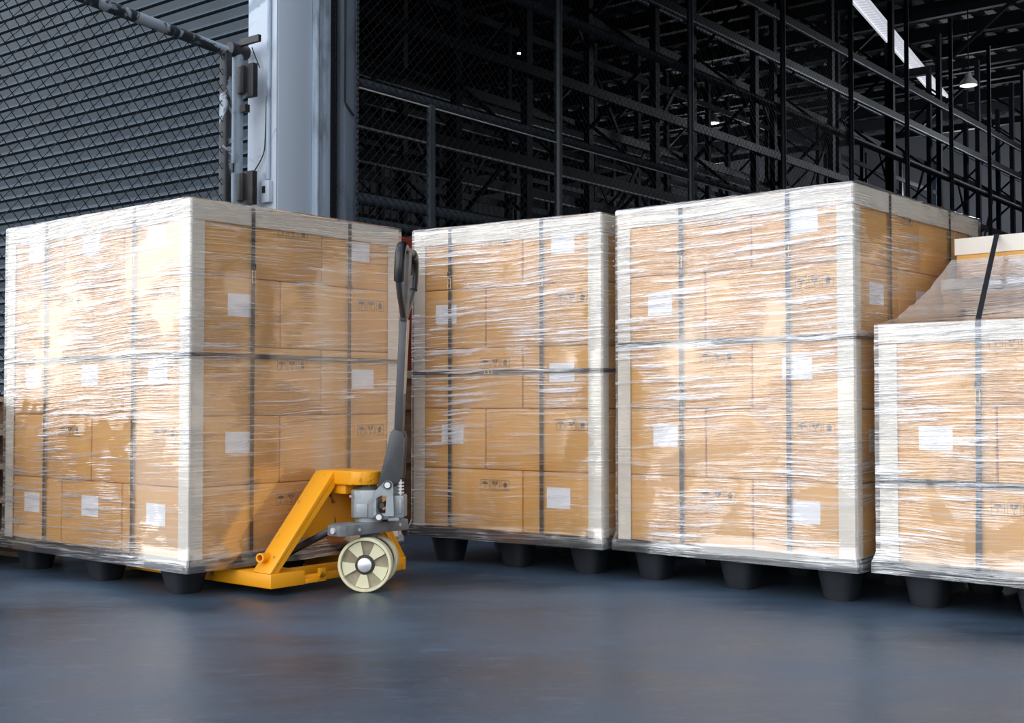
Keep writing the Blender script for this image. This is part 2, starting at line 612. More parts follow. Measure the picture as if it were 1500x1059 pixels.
def edge_boards(PM, Lx, Ly, z0, H, where, w=0.056, top=0.062, backs=True):
    """L-shaped paper boards at the corners (vertical) and along the visible top edges"""
    t, g = 0.003, 0.0015
    posts = [(0, 0, 1, 1, 'nearest corner'), (0, Ly, 1, -1, 'left-hand corner')]
    if backs:
        posts.append((Lx, 0, -1, 1, 'right-hand back corner'))
    for (x, y, sx, sy, nm) in posts:
        mb = MB()
        a, b = -g - t, w
        P = [(a, a), (b, a), (b, -g), (-g, -g), (-g, b), (a, b)]
        P = [(x + sx * u, y + sy * v) for u, v in P]
        mb.prism(P, z0, H - top - 0.002, (0, 0, 0), (1, 0, 0), (0, 1, 0), (0, 0, 1))
        o = mb.build('edge_protector', M['board'])
        o.matrix_world = PM
        tag(o, f'tall beige edge board down the {nm} of {where}', 'edge protector', 'cardboard edge boards on the loads')
    hz = H + g
    for ax, nm in (('x', 'top front edge'), ('y', 'top right-hand edge')):
        if ax == 'y' and not backs:
            continue
        mb = MB()
        e = g + t
        prof = [(-e, H - top), (-g, H - top), (-g, hz), (w, hz), (w, hz + t), (-e, hz + t)]
        if ax == 'x':      # runs along y at x = 0
            mb.prism(prof, -g + 0.0005, Ly + e, (0, 0, 0), (1, 0, 0), (0, 0, 1), (0, 1, 0))
        else:
            hz2 = hz + t + 0.0006
            prof = [(-e, H - top), (-g, H - top), (-g, hz2), (w, hz2), (w, hz2 + t), (-e, hz2 + t)]
            mb.prism(prof, -g + 0.0005, Lx + e, (0, 0, 0), (0, 1, 0), (0, 0, 1), (1, 0, 0))
        o = mb.build('edge_protector', M['board'])
        o.matrix_world = PM
        tag(o, f'long beige edge board along the {nm} of {where}', 'edge protector', 'cardboard edge boards on the loads')


def buckle(root, org, along, right, nrm, brass=True):
    mb = MB()
    org, along, right, nrm = Vector(org), Vector(along), Vector(right), Vector(nrm)
    for k in (-1, 1):
        p = org + right * (0.007 * k) + nrm * 0.003
        mb.tube([p - along * 0.024, p + along * 0.024], 0.0017, 6)
    for k in (-1, 0, 1):
        p = org + along * (0.02 * k) + nrm * 0.003
        mb.tube([p - right * 0.007, p + right * 0.007], 0.0017, 6)
    b = mb.build('buckle', M['brass'], root)
    b['label'] = 'brass coloured wire buckle'
    mb = MB()
    mb.obox(org + along * 0.040 + nrm * 0.002, along, right, nrm, 0.011, 0.011, 0.0022, 0.0015)
    mb.build('strap_fold', M['strap'], root)


def straps(PM, Lx, Ly, z0, H, xs, ys, hz, where, bx=None, by=None, bh=None):
    """xs: straps round the right face (loop in y-z), ys: straps round the front face (loop in x-z), hz: belt height"""
    w = 0.017
    o1 = 0.0065

    def loop_y(x):      # plane normal x
        return [(x, -o1, z0), (x, Ly + o1, z0), (x, Ly + o1, H + 0.0095), (x, -o1, H + 0.0095)]

    def loop_x(y):
        return [(-o1, y, z0), (Lx + o1, y, z0), (Lx + o1, y, H + 0.0115), (-o1, y, H + 0.0115)]
    names = ('nearer', 'farther from')
    for i, x in enumerate(xs):
        mb = MB()
        rect_loop(mb, loop_y(x), (1, 0, 0), 0.0012, w)
        o = mb.build('packing_strap', M['strap'])
        o.matrix_world = PM
        tag(o, f'black upright strap, right-hand face of {where}, {names[i]} the corner', 'strap', 'black packing straps')
        if bx:
            buckle(o, (x, -o1 - 0.001, bx[i]), (0, 0, 1), (1, 0, 0), (0, -1, 0))
    for i, y in enumerate(ys):
        mb = MB()
        rect_loop(mb, loop_x(y), (0, 1, 0), 0.0012, w)
        o = mb.build('packing_strap', M['strap'])
        o.matrix_world = PM
        tag(o, f'black upright strap, front of {where}, {names[i]} the right corner', 'strap', 'black packing straps')
        if by:
            buckle(o, (-o1 - 0.001, y, by[i]), (0, 0, 1), (0, -1, 0), (-1, 0, 0))
    mb = MB()
    o2 = 0.0095
    P = [(-o2, -o2, hz), (Lx + o2, -o2, hz), (Lx + o2, Ly + o2, hz), (-o2, Ly + o2, hz)]
    rect_loop(mb, P, (0, 0, 1), 0.0012, w)
    o = mb.build('packing_strap', M['strap'])
    o.matrix_world = PM
    tag(o, f'black level strap belted round the middle of {where}', 'strap', 'black packing straps')
    if bh is not None:
        buckle(o, (-o2 - 0.001, bh, hz), (0, -1, 0), (0, 0, 1), (-1, 0, 0))


def film_ring(Lx, Ly, z0, H, zdeck, off=0.0155, seed=0.0, ns=44, nz=70):
    mb = MB()
    bm = mb.bm
    r = 0.012

    def outline(o):
        pts = []
        cs = [(-o, -o, R(180)), (Lx + o, -o, R(270)), (Lx + o, Ly + o, 0), (-o, Ly + o, R(90))]
        cen = [(-o + r, -o + r), (Lx + o - r, -o + r), (Lx + o - r, Ly + o - r), (-o + r, Ly + o - r)]
        for k in range(4):
            a0 = cs[k][2]
            for j in range(5):
                a = a0 + R(90) * j / 4
                pts.append((cen[k][0] + r * math.cos(a), cen[k][1] + r * math.sin(a)))
            a1 = a0 + R(90)
            p = Vector(pts[-1])
            q = Vector((cen[(k + 1) % 4][0] + r * math.cos(a1), cen[(k + 1) % 4][1] + r * math.sin(a1)))
            for j in range(1, ns):
                pts.append(tuple(p.lerp(q, j / ns)))
        return pts
    levels = []
    for i in range(nz + 1):
        levels.append(z0 + (H + 0.008 - z0) * i / nz)
    rings = []
    cx, cy = Lx / 2, Ly / 2
    for z in levels:
        k = min(1, max(0, (zdeck + 0.03 - z) / 0.035))
        o = off + 0.012 * k
        ring = []
        for (x, y) in outline(o):
            d = noise.noise(Vector((x * 2.5 + seed, y * 2.5, z * 7))) * 0.0020 + noise.noise(Vector((x * 5 + seed, y * 5, z * 30))) * 0.0004
            v = Vector((x - cx, y - cy))
            nx = 1 if x > Lx else (-1 if x < 0 else 0)
            ny = 1 if y > Ly else (-1 if y < 0 else 0)
            n = Vector((nx, ny))
            if n.length > 0:
                n.normalize()
            ring.append(bm.verts.new((x + n.x * d, y + n.y * d, z)))
        rings.append(ring)
    for ins, dz in ((0.004, 0.0145), (0.03, 0.0155), (0.10, 0.016)):
        rings.append([bm.verts.new((x, y, H + dz)) for (x, y) in outline(off - ins)])
    # tuck under the deck
    rings.insert(0, [bm.verts.new((x, y, z0 - 0.004)) for (x, y) in outline(off - 0.03)])
    n = len(rings[0])
    for A, B in zip(rings, rings[1:]):
        for k in range(n):
            bm.faces.new((A[k], A[(k + 1) % n], B[(k + 1) % n], B[k]))
    return mb


ROWS5 = ['bottom row', 'fourth row from top', 'middle row', 'second row from top', 'top row']


def load(name, C, ang, Lx, Ly, zb, H, kinds, where, mats, lx, ly, front_names, side_names, side=True, **st):
    PM = tr(C[0], C[1]) @ rotz(ang)
    zt = zb + 0.038
    plastic_pallet(PM, Lx, Ly, zb, zt, lx, ly, f'black plastic pallet on round-cornered feet under {where}')
    n = len(kinds)
    z0 = zt + 0.003
    ch = (H - z0) / n
    g = 0.003
    for i, k in enumerate(kinds):
        for (x0, y0, x1, y1) in layer(k, Lx, Ly):
            fx, fy = x0 < 1e-6, y0 < 1e-6
            if not (fx or (fy and side)):
                continue
            faces = ('x' if fx else '') + ('y' if fy and side else '')
            # where along the visible faces
            if fx and fy:
                pos = 'nearest corner'
            elif fx:
                cnt = 3 if y1 - y0 < Ly * 0.36 else 2
                last = y1 > Ly - 1e-4
                pos = 'left end of front' if last else 'mid front'
            else:
                last = x1 > Lx - 1e-4
                pos = 'back end of right side' if last else 'mid right side'
            rn = ROWS5[i]
            carton(PM, (x0 + g, y0 + g, z0 + i * ch + 0.0005, x1 - g if x1 < Lx - 1e-4 else x1, y1 - g if y1 < Ly - 1e-4 else y1, z0 + (i + 1) * ch - 0.002),
                   faces, f'tan carton, {rn}, {pos}, {where}', 'cartons of ' + where)
    edge_boards(PM, Lx, Ly, z0, H, where)
    straps(PM, Lx, Ly, zt + 0.0022, H, where=where, **st)
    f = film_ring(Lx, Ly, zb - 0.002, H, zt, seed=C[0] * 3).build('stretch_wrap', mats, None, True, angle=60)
    f.matrix_world = PM
    tag(f, f'clear stretch film with white creases wrapped around {where}', 'stretch film', 'stretch film on the loads')
    return PM


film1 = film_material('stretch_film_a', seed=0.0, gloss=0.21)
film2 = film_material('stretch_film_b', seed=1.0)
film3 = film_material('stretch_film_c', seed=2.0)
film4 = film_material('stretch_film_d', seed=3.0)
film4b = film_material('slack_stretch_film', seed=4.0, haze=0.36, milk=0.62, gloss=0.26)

A1 = math.atan2(0.771, 0.637)
P1 = load('one', (-1.1485, 4.38), A1, 1.04, 1.27, 0.094, 1.418, ['A', 'B', 'A', 'B', 'A'],
          'load on the yellow jack', film1, (0.09, 0.56, 0.965), (0.15, 0.66, 1.18), None, None,
          xs=(0.274, 0.763), ys=(0.345, 0.965), hz=0.868, bx=(1.165, 1.12), by=(1.23, 1.13))
A2 = math.atan2(0.827, 0.562)
P2 = load('two', (0.354, 4.90), A2, 1.15, 0.944, 0.115, 1.443, ['C', 'D', 'C', 'D', 'C'],
          'load right of the jack handle', film2, (0.12, 0.57, 1.03), (0.12, 0.48, 0.84), None, None, side=False,
          xs=(), ys=(0.278, 0.75), hz=0.825, by=(1.20, 1.21), bh=0.54)
A3 = math.atan2(0.7536, 0.657)
P3 = load('three', (1.178, 4.242), A3, 1.165, 0.995, 0.115, 1.449, ['C', 'D', 'C', 'D', 'C'],
          'tallest load right of centre', film3, (0.10, 0.58, 1.06), (0.10, 0.50, 0.89), None, None,
          xs=(0.30, 0.86), ys=(0.245, 0.70), hz=0.926, by=(1.235, 1.235))

# ---- the low stepped load at the right edge
A4 = math.atan2(0.717, 0.697)
C4 = (1.989, 3.543)
P4 = tr(*C4) @ rotz(A4)
W4 = 'stepped load at right edge'
Lx4, Ly4, zb4, H4 = 1.15, 1.0, 0.115, 0.959
plastic_pallet(P4, Lx4, Ly4, zb4, zb4 + 0.038, (0.11, 0.57, 1.03), (0.12, 0.50, 0.885), f'black plastic pallet on round-cornered feet under {W4}')
z0 = zb4 + 0.041
ch = (H4 - z0) / 3
g = 0.003
for i, k in enumerate(['C', 'D', 'C']):
    for (x0, y0, x1, y1) in layer(k, Lx4, Ly4):
        if x0 > 1e-6 and not (i == 2 and y0 > 0.3):
            continue
        if x0 < 1e-6 and y0 < 1e-6 and i != 1:
            continue
        rn = ('bottom row', 'middle row', 'third row up')[i]
        if x0 > 1e-6:
            pos = 'just behind the front' if x0 < 0.5 else 'at the back'
        else:
            pos = 'left end of front' if y1 > 0.9 else 'right end of front'
        carton(P4, (x0 + g, y0 + g, z0 + i * ch, x1 - g, y1 if y1 > 0.99 else y1 - g, z0 + (i + 1) * ch - 0.002),
               'x' if x0 < 1e-6 else '', f'tan carton, {rn}, {pos}, {W4}', 'cartons of ' + W4)
carton(P4, (0.487, 0.40, H4 + 0.001, 0.90, 1.0, 1.150), 'x', f'low carton on the first step, beige top edge, {W4}', 'cartons of ' + W4)
carton(P4, (0.609, 0.40, 1.157, 1.02, 1.0, 1.315), 'x', f'highest carton, bare orange front under a beige edge, {W4}', 'cartons of ' + W4)


def board4(poly, y0, y1, lab):
    mb = MB()
    mb.prism(poly, y0, y1, (0, 0, 0), (1, 0, 0), (0, 0, 1), (0, 1, 0))
    o = mb.build('edge_protector', M['board'])
    o.matrix_world = P4
    tag(o, lab, 'edge protector', 'cardboard edge boards on the loads')


def Lprof(x, z, w=0.055, top=0.06, t=0.003, g=0.0015):
    e = g + t
    return [(x - e, z - top), (x - g, z - top), (x - g, z + g), (x + w, z + g), (x + w, z + g + t), (x - e, z + g + t)]


board4(Lprof(0, H4), 0.0, Ly4 + 0.005, f'beige edge board along the low front top edge of {W4}')
board4(Lprof(0.487, 1.150, 0.055, 0.05), 0.40, 1.004, f'beige edge board on the first step of {W4}')
board4(Lprof(0.609, 1.315, 0.055, 0.058), 0.40, 1.004, f'beige edge board on the highest carton of {W4}')
mb = MB()
t_, g_, w_ = 0.003, 0.0015, 0.062
a_ = -g_ - t_
mb.prism([(u, Ly4 - v) for u, v in [(a_, a_), (w_, a_), (w_, -g_), (-g_, -g_), (-g_, w_), (a_, w_)]], z0, H4 - 0.064, (0, 0, 0), (1, 0, 0), (0, 1, 0), (0, 0, 1))
o = mb.build('edge_protector', M['board'])
o.matrix_world = P4
tag(o, f'beige edge board down the left front corner of {W4}', 'edge protector', 'cardboard edge boards on the loads')

# straps of the stepped load
mb = MB()


def ribbon(mb, pts, wdir, nrm, w, t):
    rings = []
    for p, n_ in zip(pts, nrm):
        p, n_, wd = Vector(p), Vector(n_).normalized(), Vector(wdir)
        rings.append([mb._v(p - wd * w / 2), mb._v(p + wd * w / 2), mb._v(p + wd * w / 2 + n_ * t), mb._v(p - wd * w / 2 + n_ * t)])
    for A, B in zip(rings, rings[1:]):
        for k in range(4):
            mb.bm.faces.new((A[k], A[(k + 1) % 4], B[(k + 1) % 4], B[k]))
    mb.bm.faces.new(rings[0])
    mb.bm.faces.new(rings[-1])


ribbon(mb, [(-0.007, 0.660, z0), (-0.007, 0.655, 0.5), (-0.007, 0.652, H4 + 0.004), (0.602, 0.84, 1.322), (1.03, 0.84, 1.322)], (0, 1, 0),
       [(-1, 0, 0), (-1, 0, 0), (-1, 0, 1), (-0.5, 0, 1), (0, 0, 1)], 0.019, 0.0015)
o = mb.build('packing_strap', M['strap'])
o.matrix_world = P4
tag(o, f'black strap climbing from the front over the steps of {W4}', 'strap', 'black packing straps')
buckle(o, (-0.0095, 0.654, 0.715), (0, 0, 1), (0, -1, 0), (-1, 0, 0))
mb = MB()
ribbon(mb, [(0.30, Ly4 + 0.0095, 0.43), (-0.0095, Ly4 + 0.0095, 0.43), (-0.0095, 0.0, 0.43)], (0, 0, 1), [(0, 1, 0), (-1, 1, 0), (-1, 0, 0)], 0.019, 0.0015)
o = mb.build('packing_strap', M['strap'])
o.matrix_world = P4
tag(o, f'black level strap low across the front of {W4}', 'strap', 'black packing straps')

# film of the stepped load: front, left side and the slack sheet climbing to the upper cartons
mb = MB()
bm = mb.bm
off = 0.0155


def tent(x):
    return H4 + 0.012 + 0.265 * (max(0, x) / 0.6) ** 1.6


NY, NZ, NX = 46, 46, 30
rows = []
lev = [zb4 - 0.002 + (H4 + 0.008 - zb4) * i / NZ for i in range(NZ + 1)]
for z in lev:
    k = min(1, max(0, (zb4 + 0.068 - z) / 0.035))
    o_ = off + 0.012 * k
    row = []
    for j in range(NX + 1):           # left side from back to front
        x = 0.6 - (0.6 + o_) * j / NX
        d = noise.noise(Vector((x * 4, z * 12, 3))) * 0.002
        row.append(bm.verts.new((x, Ly4 + o_ + d, z)))
    for j in range(1, NY + 1):
        y = Ly4 + o_ - (Ly4 + 2 * o_) * j / NY
        d = noise.noise(Vector((y * 4, z * 14, 8))) * 0.0025
        row.append(bm.verts.new((-o_ + d, y, z)))
    rows.append(row)
for A, B in zip(rows, rows[1:]):
    for k in range(len(A) - 1):
        bm.faces.new((A[k], A[k + 1], B[k + 1], B[k]))
topL = rows[-1][:NX + 1]
front = rows[-1][NX:]
# slack sheet
prev = front
for i in range(1, NX + 1):
    x = -off + (0.6 + off) * i / NX
    row = []
    for j in range(NY + 1):
        y = Ly4 + off - (Ly4 + 2 * off) * j / NY
        f = x / 0.6
        z = tent(x) + noise.noise(Vector((x * 22, y * 1.6 - x * 2, 5))) * 0.012 * math.sin(math.pi * min(1, max(0, f))) + 0.004 * f
        row.append(bm.verts.new((x, y, z)))
    for k in range(NY):
        bm.faces.new((prev[k], prev[k + 1], row[k + 1], row[k]))
    # side gusset between slack sheet and left side
    a, b = topL[NX - i + 1], topL[NX - i]
    if i == 1:
        bm.faces.new((a, b, row[0]))
    else:
        bm.faces.new((a, b, row[0], prev[0]))
    prev = row
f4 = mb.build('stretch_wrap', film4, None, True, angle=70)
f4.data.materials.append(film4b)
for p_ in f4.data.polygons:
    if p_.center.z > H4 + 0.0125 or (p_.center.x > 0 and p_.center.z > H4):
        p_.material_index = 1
f4.matrix_world = P4
tag(f4, f'clear stretch film pulled slack over the front and steps of {W4}', 'stretch film', 'stretch film on the loads')

# ------------------------------------------------------------------ pallet jack
C1 = Vector((-1.1485, 4.38, 0))
JT = 0.575
RM = tr(*C1[:2]) @ rotz(A1)                     # frame of the first load: x = along its right face, y = into it
root_pos = RM @ Vector((JT, -0.32, 0))
jack = empty('pallet_jack', tr(*root_pos), 'yellow hand pallet jack with grey pump and cream wheels, forks under the left load', 'pallet jack')
JM = tr(*(-root_pos)) @ RM                      # fork frame -> jack local
SM = rotz(R(-3.2))                              # steered pump frame -> jack local (origin on the floor under the pump)
TN0, TN1, TF0, TF1 = 0.20, 0.36, 0.735, 0.885
for (a, b) in ((TN0, TN1), (TF0, TF1)):
    mb = MB(JM)
    # channel section fork: top plate and two side skirts, tapered nose
    poly = [(-0.21, 0.030), (0.86, 0.030), (1.0, 0.045), (1.0, 0.066), (0.93, 0.083), (-0.21, 0.083)]
    mb.prism(poly, a, b, (0, 0, 0), (0, 1, 0), (0, 0, 1), (1, 0, 0), 0.004)
    fk = mb.build('fork', M['yellow'], jack, True)
    mb = MB(JM)
    mb.cyl((a + 0.03, 0.80, 0.028), (b - 0.03, 0.80, 0.028), 0.027, 20)
    mb.build('load_roller', M['cream'], fk, True)
# heel hooks in front of each fork
for s, (a, b) in ((1, (TN0, TN1)), (-1, (TF0, TF1))):
    mb = MB(JM)
    o0, o1 = (b + 0.001, b + 0.105) if s == 1 else (a - 0.105, a - 0.001)
    mb.box((o0, -0.208, 0.032), (o1, -0.196, 0.050), 0.002)
    if s == 1:
        mb.box((o1 - 0.035, -0.208, 0.050), (o1, -0.196, 0.082), 0.002)
    else:
        mb.box((o0, -0.208, 0.050), (o0 + 0.035, -0.196, 0.082), 0.002)
    mb.build('heel_hook', M['yellow'], jack, True)
# cross member between the heels
mb = MB(JM)
mb.box((TN1 + 0.001, -0.12, 0.032), (TF0 - 0.001, -0.10, 0.080), 0.003)
mb.build('cross_member', M['yellow'], jack, True)
mb = MB(JM)
mb.box((TN1 + 0.001, -0.195, 0.034), (TF0 - 0.001, -0.180, 0.062), 0.003)
mb.build('cross_member', M['yellow'], jack, True)
# raised A-shaped riser: two slanted channels and a back plate
zt_r = 0.436
hw = 0.075
for s in (1, -1):
    foot = TN0 if s == 1 else TF1
    top = JT - s * hw
    mb = MB(JM)
    th = 0.014 * s
    dx_ = 0.017 * s
    # outer face slab (wide, slanted)
    poly = [(foot, 0.084), (foot + dx_, 0.084), (top + dx_, zt_r - 0.012), (top, zt_r)]
    mb.prism(poly, -0.205, -0.105, (0, 0, 0), (1, 0, 0), (0, 0, 1), (0, 1, 0), 0.003)
    # front return flange
    poly = [(foot + dx_, 0.084), (foot + dx_ * 2.2, 0.084), (top + dx_ * 1.8, zt_r - 0.03), (top + dx_, zt_r - 0.014)]
    mb.prism(poly, -0.205, -0.195, (0, 0, 0), (1, 0, 0), (0, 0, 1), (0, 1, 0))
    mb.build('riser_arm', M['yellow'], jack, True)
mb = MB(JM)
poly = [(TN0 + 0.10, 0.16), (TF1 - 0.10, 0.16), (JT + hw + 0.02, zt_r - 0.05), (JT + hw - 0.018, zt_r - 0.02), (JT - hw + 0.018, zt_r - 0.02), (JT - hw - 0.02, zt_r - 0.05)]
poly = [(TN0 + 0.125, 0.19), (TF1 - 0.125, 0.19), (JT + hw - 0.019, zt_r - 0.022), (JT - hw + 0.019, zt_r - 0.022)]
mb.prism(poly, -0.125, -0.115, (0, 0, 0), (1, 0, 0), (0, 0, 1), (0, 1, 0))
mb.build('back_plate', M['yellow'], jack)
# pipe stub on the near arm
mb = MB(JM)
p0 = Vector((0.235, -0.135, 0.135))
ax_ = Vector((-0.80, -0.25, 0.05)).normalized()
prof = [(0.017, -0.05), (0.017, 0.035), (0.011, 0.035), (0.011, -0.05)]
mb.lathe(prof, p0, ax_, 24)
mb.build('pipe_socket', M['yellow'], jack, True)
# head cap reaching over the piston
mb = MB(JM)
pts = [(JT - hw, -0.115), (JT + hw, -0.115)]
for k in range(13):
    a = R(0 - 180 * k / 12)
    pts.append((JT + (hw - 0.006) * math.cos(a), -0.290 + 0.062 * math.sin(a)))
mb.prism(pts, 0.388, 0.440, (0, 0, 0), (1, 0, 0), (0, 1, 0), (0, 0, 1), 0.008)
mb.build('head_cap', M['yellow'], jack, True)
# lower web under the cap
mb = MB(JM)
mb.box((JT - 0.055, -0.25, 0.352), (JT + 0.055, -0.13, 0.387), 0.004)
mb.build('cap_web', M['yellow'], jack, True)
# rocker beam and its push rods
mb = MB(JM)
ctr = (JT - 0.012, -0.325)
poly = [(0.385, -0.30), (0.385, -0.365), (0.405, -0.378), (0.725, -0.378), (0.740, -0.36), (0.740, -0.30), (0.69, -0.27), (0.43, -0.27)]
mb.prism(poly, 0.212, 0.252, (0, 0, 0), (1, 0, 0), (0, 1, 0), (0, 0, 1), 0.004)
rk = mb.build('rocker_beam', M['beamsteel'], jack, True)
mb = MB(JM)
mb.cyl((0.378, -0.335, 0.232), (0.386, -0.335, 0.232), 0.011, 16)
mb.cyl((0.47, -0.381, 0.232), (0.47, -0.377, 0.232), 0.006, 12)
mb.cyl((0.68, -0.381, 0.235), (0.68, -0.377, 0.235), 0.006, 12)
mb.build('pin', M['chrome'], rk, True)
for t in (0.415, 0.705):
    mb = MB(JM)
    q = (0.385 if t < 0.5 else 0.715)
    mb.bar((t, -0.285, 0.228), (q, -0.03, 0.075 + 0.035), 0.032, 0.022, bevel=0.004)
    mb.build('push_rod', M['rod'], jack, True)
# pump unit (steered frame)


def sx(px):
    return (px - 541.6) / 389.6


def sz(py):
    return 0.7 - (py - 588) / 389.6


mb = MB(SM)
oct_ = [(-0.062, -0.035), (-0.045, -0.062), (0.034, -0.062), (0.043, -0.05), (0.043, 0.05), (0.034, 0.062), (-0.045, 0.062), (-0.062, 0.035)]
mb.prism(oct_, 0.268, 0.372, (0, 0, 0), (1, 0, 0), (0, 1, 0), (0, 0, 1), 0.006)
mb.cyl((0, 0, 0.2525), (0, 0, 0.27), 0.052, 32)
mb.prism([(-0.036, 0.272), (0.006, 0.272), (0.006, 0.322), (-0.036, 0.322)], -0.0665, -0.060, (0, 0, 0), (1, 0, 0), (0, 0, 1), (0, 1, 0), 0.002)
pump = mb.build('pump_body', M['steel'], jack, True)
mb = MB(SM)
mb.cyl((0, 0, 0.371), (0, 0, 0.381), 0.045, 32)
mb.cyl((0, 0, 0.380), (0, 0, 0.388), 0.033, 6)
mb.build('seal_ring', M['dirt'], pump, True)
mb = MB(SM)
mb.cyl((0, 0, 0.386), (0, 0, 0.402), 0.017, 24)
mb.build('piston', M['chrome'], pump, True)
mb = MB(SM)
mb.cyl((-0.064, -0.02, 0.345), (-0.07, -0.022, 0.345), 0.006, 12)
mb.build('bleed_screw', M['chrome'], pump, True)
# valve block to the right of the pump
mb = MB(SM)
mb.box((0.080, -0.045, 0.268), (0.138, 0.045, 0.352), 0.006)
mb.box((0.040, -0.045, 0.262), (0.082, 0.045, 0.276), 0.003)
mb.box((0.078, -0.05, 0.256), (0.12, 0.05, 0.270), 0.004)
mb.box((0.120, -0.052, 0.285), (0.131, -0.044, 0.34), 0.002)
mb.build('valve_block', M['steel'], pump, True)
for sgn in (-1, 1):
    mb = MB(SM)

    def zp(X, Y):
        return (sx(500 + X / 7.567), sz(640 + Y / 7.567))
    outer = [(410, 585), (505, 492), (540, 468), (585, 470), (612, 505), (615, 640), (622, 850), (500, 852), (400, 852)]
    hole = [(430, 660), (478, 628), (542, 632), (530, 822), (430, 822)]
    strips = [
        [(410, 585), (505, 492), (540, 468), (585, 470), (612, 505), (615, 632), (478, 628), (430, 660), (400, 660)],
        [(615, 632), (622, 822), (530, 822), (542, 632)],
        [(400, 660), (430, 660), (430, 822), (400, 822)],
        [(400, 822), (622, 822), (622, 852), (400, 852)]]
    y0, y1 = (-0.072, -0.063) if sgn < 0 else (0.063, 0.072)
    for st in strips:
        mb.prism([zp(*q) for q in st], y0, y1, (0, 0, 0), (1, 0, 0), (0, 0, 1), (0, 1, 0))
    br = mb.build('side_bracket', M['steel'], pump)
    yo = y0 if sgn < 0 else y1
    for (X, Y, r_) in ((555, 515, 0.0105), (463, 862, 0.0105)):
        mb = MB(SM)
        u, v = zp(X, Y)
        mb.cyl((u, yo, v), (u, yo + sgn * 0.010, v), r_, 24)
        mb.build('bolt', M['chrome'], br, True)
    for (X, Y, r_) in ((555, 515, 0.0155), (463, 862, 0.0155)):
        mb = MB(SM)
        u, v = zp(X, Y)
        mb.cyl((u, yo, v), (u, yo + sgn * 0.004, v), r_, 24)
        mb.build('washer', M['dsteel'], br, True)
mb = MB(SM)
for k in range(4):
    z_ = 0.362 + 0.012 * k
    mb.lathe([(0.009, -0.003), (0.014, -0.003), (0.014, 0.003), (0.009, 0.003)], (0.122, -0.03, z_), (0, 0, 1), 20)
mb.cyl((0.122, -0.03, 0.352), (0.122, -0.03, 0.41), 0.006, 12)
mb.build('release_spring', M['chrome'], pump, True)
mb = MB(SM)
u, v = zp(625, 455)
mb.cyl((u, -0.05, v), (u, 0.05, v), 0.008, 20)
u, v = zp(483, 740)
mb.build('pivot_pin', M['chrome'], pump, True)
mb = MB(SM)
mb.cyl((u, -0.06, v), (u, 0.06, v), 0.010, 20)
mb.build('lever_roller', M['dirt'], pump, True)
# stem to the axle and the steering wheels
mb = MB(SM)
mb.box((-0.03, -0.026, 0.10), (0.03, 0.026, 0.211), 0.004)
mb.cyl((0, -0.036, 0.1), (0, 0.036, 0.1), 0.022, 24)
mb.build('axle_housing', M['dsteel'], jack, True)
for sgn in (-1, 1):
    mb = MB(SM)
    yc = sgn * 0.068
    c = Vector((0, yc, 0.1))
    ax_ = Vector((0, sgn, 0))
    tyre = [(0.090, -0.026), (0.097, -0.026), (0.100, -0.022), (0.100, 0.022), (0.097, 0.026), (0.090, 0.026), (0.088, 0.020), (0.088, -0.020)]
    mb.lathe(tyre, c, ax_, 56)
    wh = mb.build('steer_wheel', M['cream'], jack, True)
    mb = MB(SM)
    mb.lathe([(0.02, -0.015), (0.0885, -0.015), (0.0885, 0.006), (0.02, 0.006)], c, ax_, 48)
    mb.build('wheel_web', M['cream_dirty'], wh, True)
    ph = R(20)
    base = (Vector(ax_)).orthogonal().normalized()
    for k in range(5):
        mb = MB(SM)
        a0 = ph + 2 * math.pi * k / 5
        mb.lathe([(0.037, 0.004), (0.085, 0.004), (0.085, 0.016), (0.037, 0.016)], c, ax_, 8, a0, a0 + R(36))
        mb.build('spoke', M['cream'], wh, True)
    mb = MB(SM)
    mb.lathe([(0.0005, 0.0), (0.035, 0.0), (0.035, 0.015), (0.030, 0.019), (0.0005, 0.019)], c, ax_, 32)
    mb.build('hub_ring', M['dirt'], wh, True)
    mb = MB(SM)
    mb.lathe([(0.0005, 0.015), (0.026, 0.015), (0.026, 0.025), (0.023, 0.027), (0.0005, 0.028)], c, ax_, 24)
    mb.build('hub_cap', M['chrome'], wh, True)

# handle: tapered lower bracket, flat bar, loop with grips
mb = MB(SM)
low = [(556.8, 714), (576, 632), (580, 628), (592.5, 632), (594.5, 641), (592, 697), (588.5, 703), (578, 712)]
lowp = [(sx(a), sz(b)) for a, b in low]
for y0, y1 in ((-0.052, -0.044), (0.044, 0.052)):
    mb.prism(lowp, y0, y1, (0, 0, 0), (1, 0, 0), (0, 0, 1), (0, 1, 0), 0.0015)
mb.prism([(sx(577), sz(640)), (sx(593), sz(640)), (sx(590), sz(700)), (sx(570), sz(700))], -0.043, 0.043, (0, 0, 0), (1, 0, 0), (0, 0, 1), (0, 1, 0), 0.0015)
hd = mb.build('handle_bracket', M['dsteel'], jack, True)
mb = MB(SM)
pb, pt = Vector((sx(584.5), 0, sz(655))), Vector((sx(592.5), 0, sz(469)))
mb.bar(pb, pt, 0.062, 0.030, up=(1, 0, 0), bevel=0.002)
bar = mb.build('handle_bar', M['dsteel'], jack, True)
mb = MB(SM)
d_ = Vector((0.0155, 0, 0))
mb.bar(pb + d_ + Vector((0, 0, 0.04)), pt + d_, 0.060, 0.0012, up=(1, 0, 0))
mb.build('bare_edge', M['flat_edge'], bar)['label'] = 'pale worn back edge of the bar'


def tilt(y, z):
    return Vector((sx(592.5) + (z - 1.005) * 0.05, y, z))


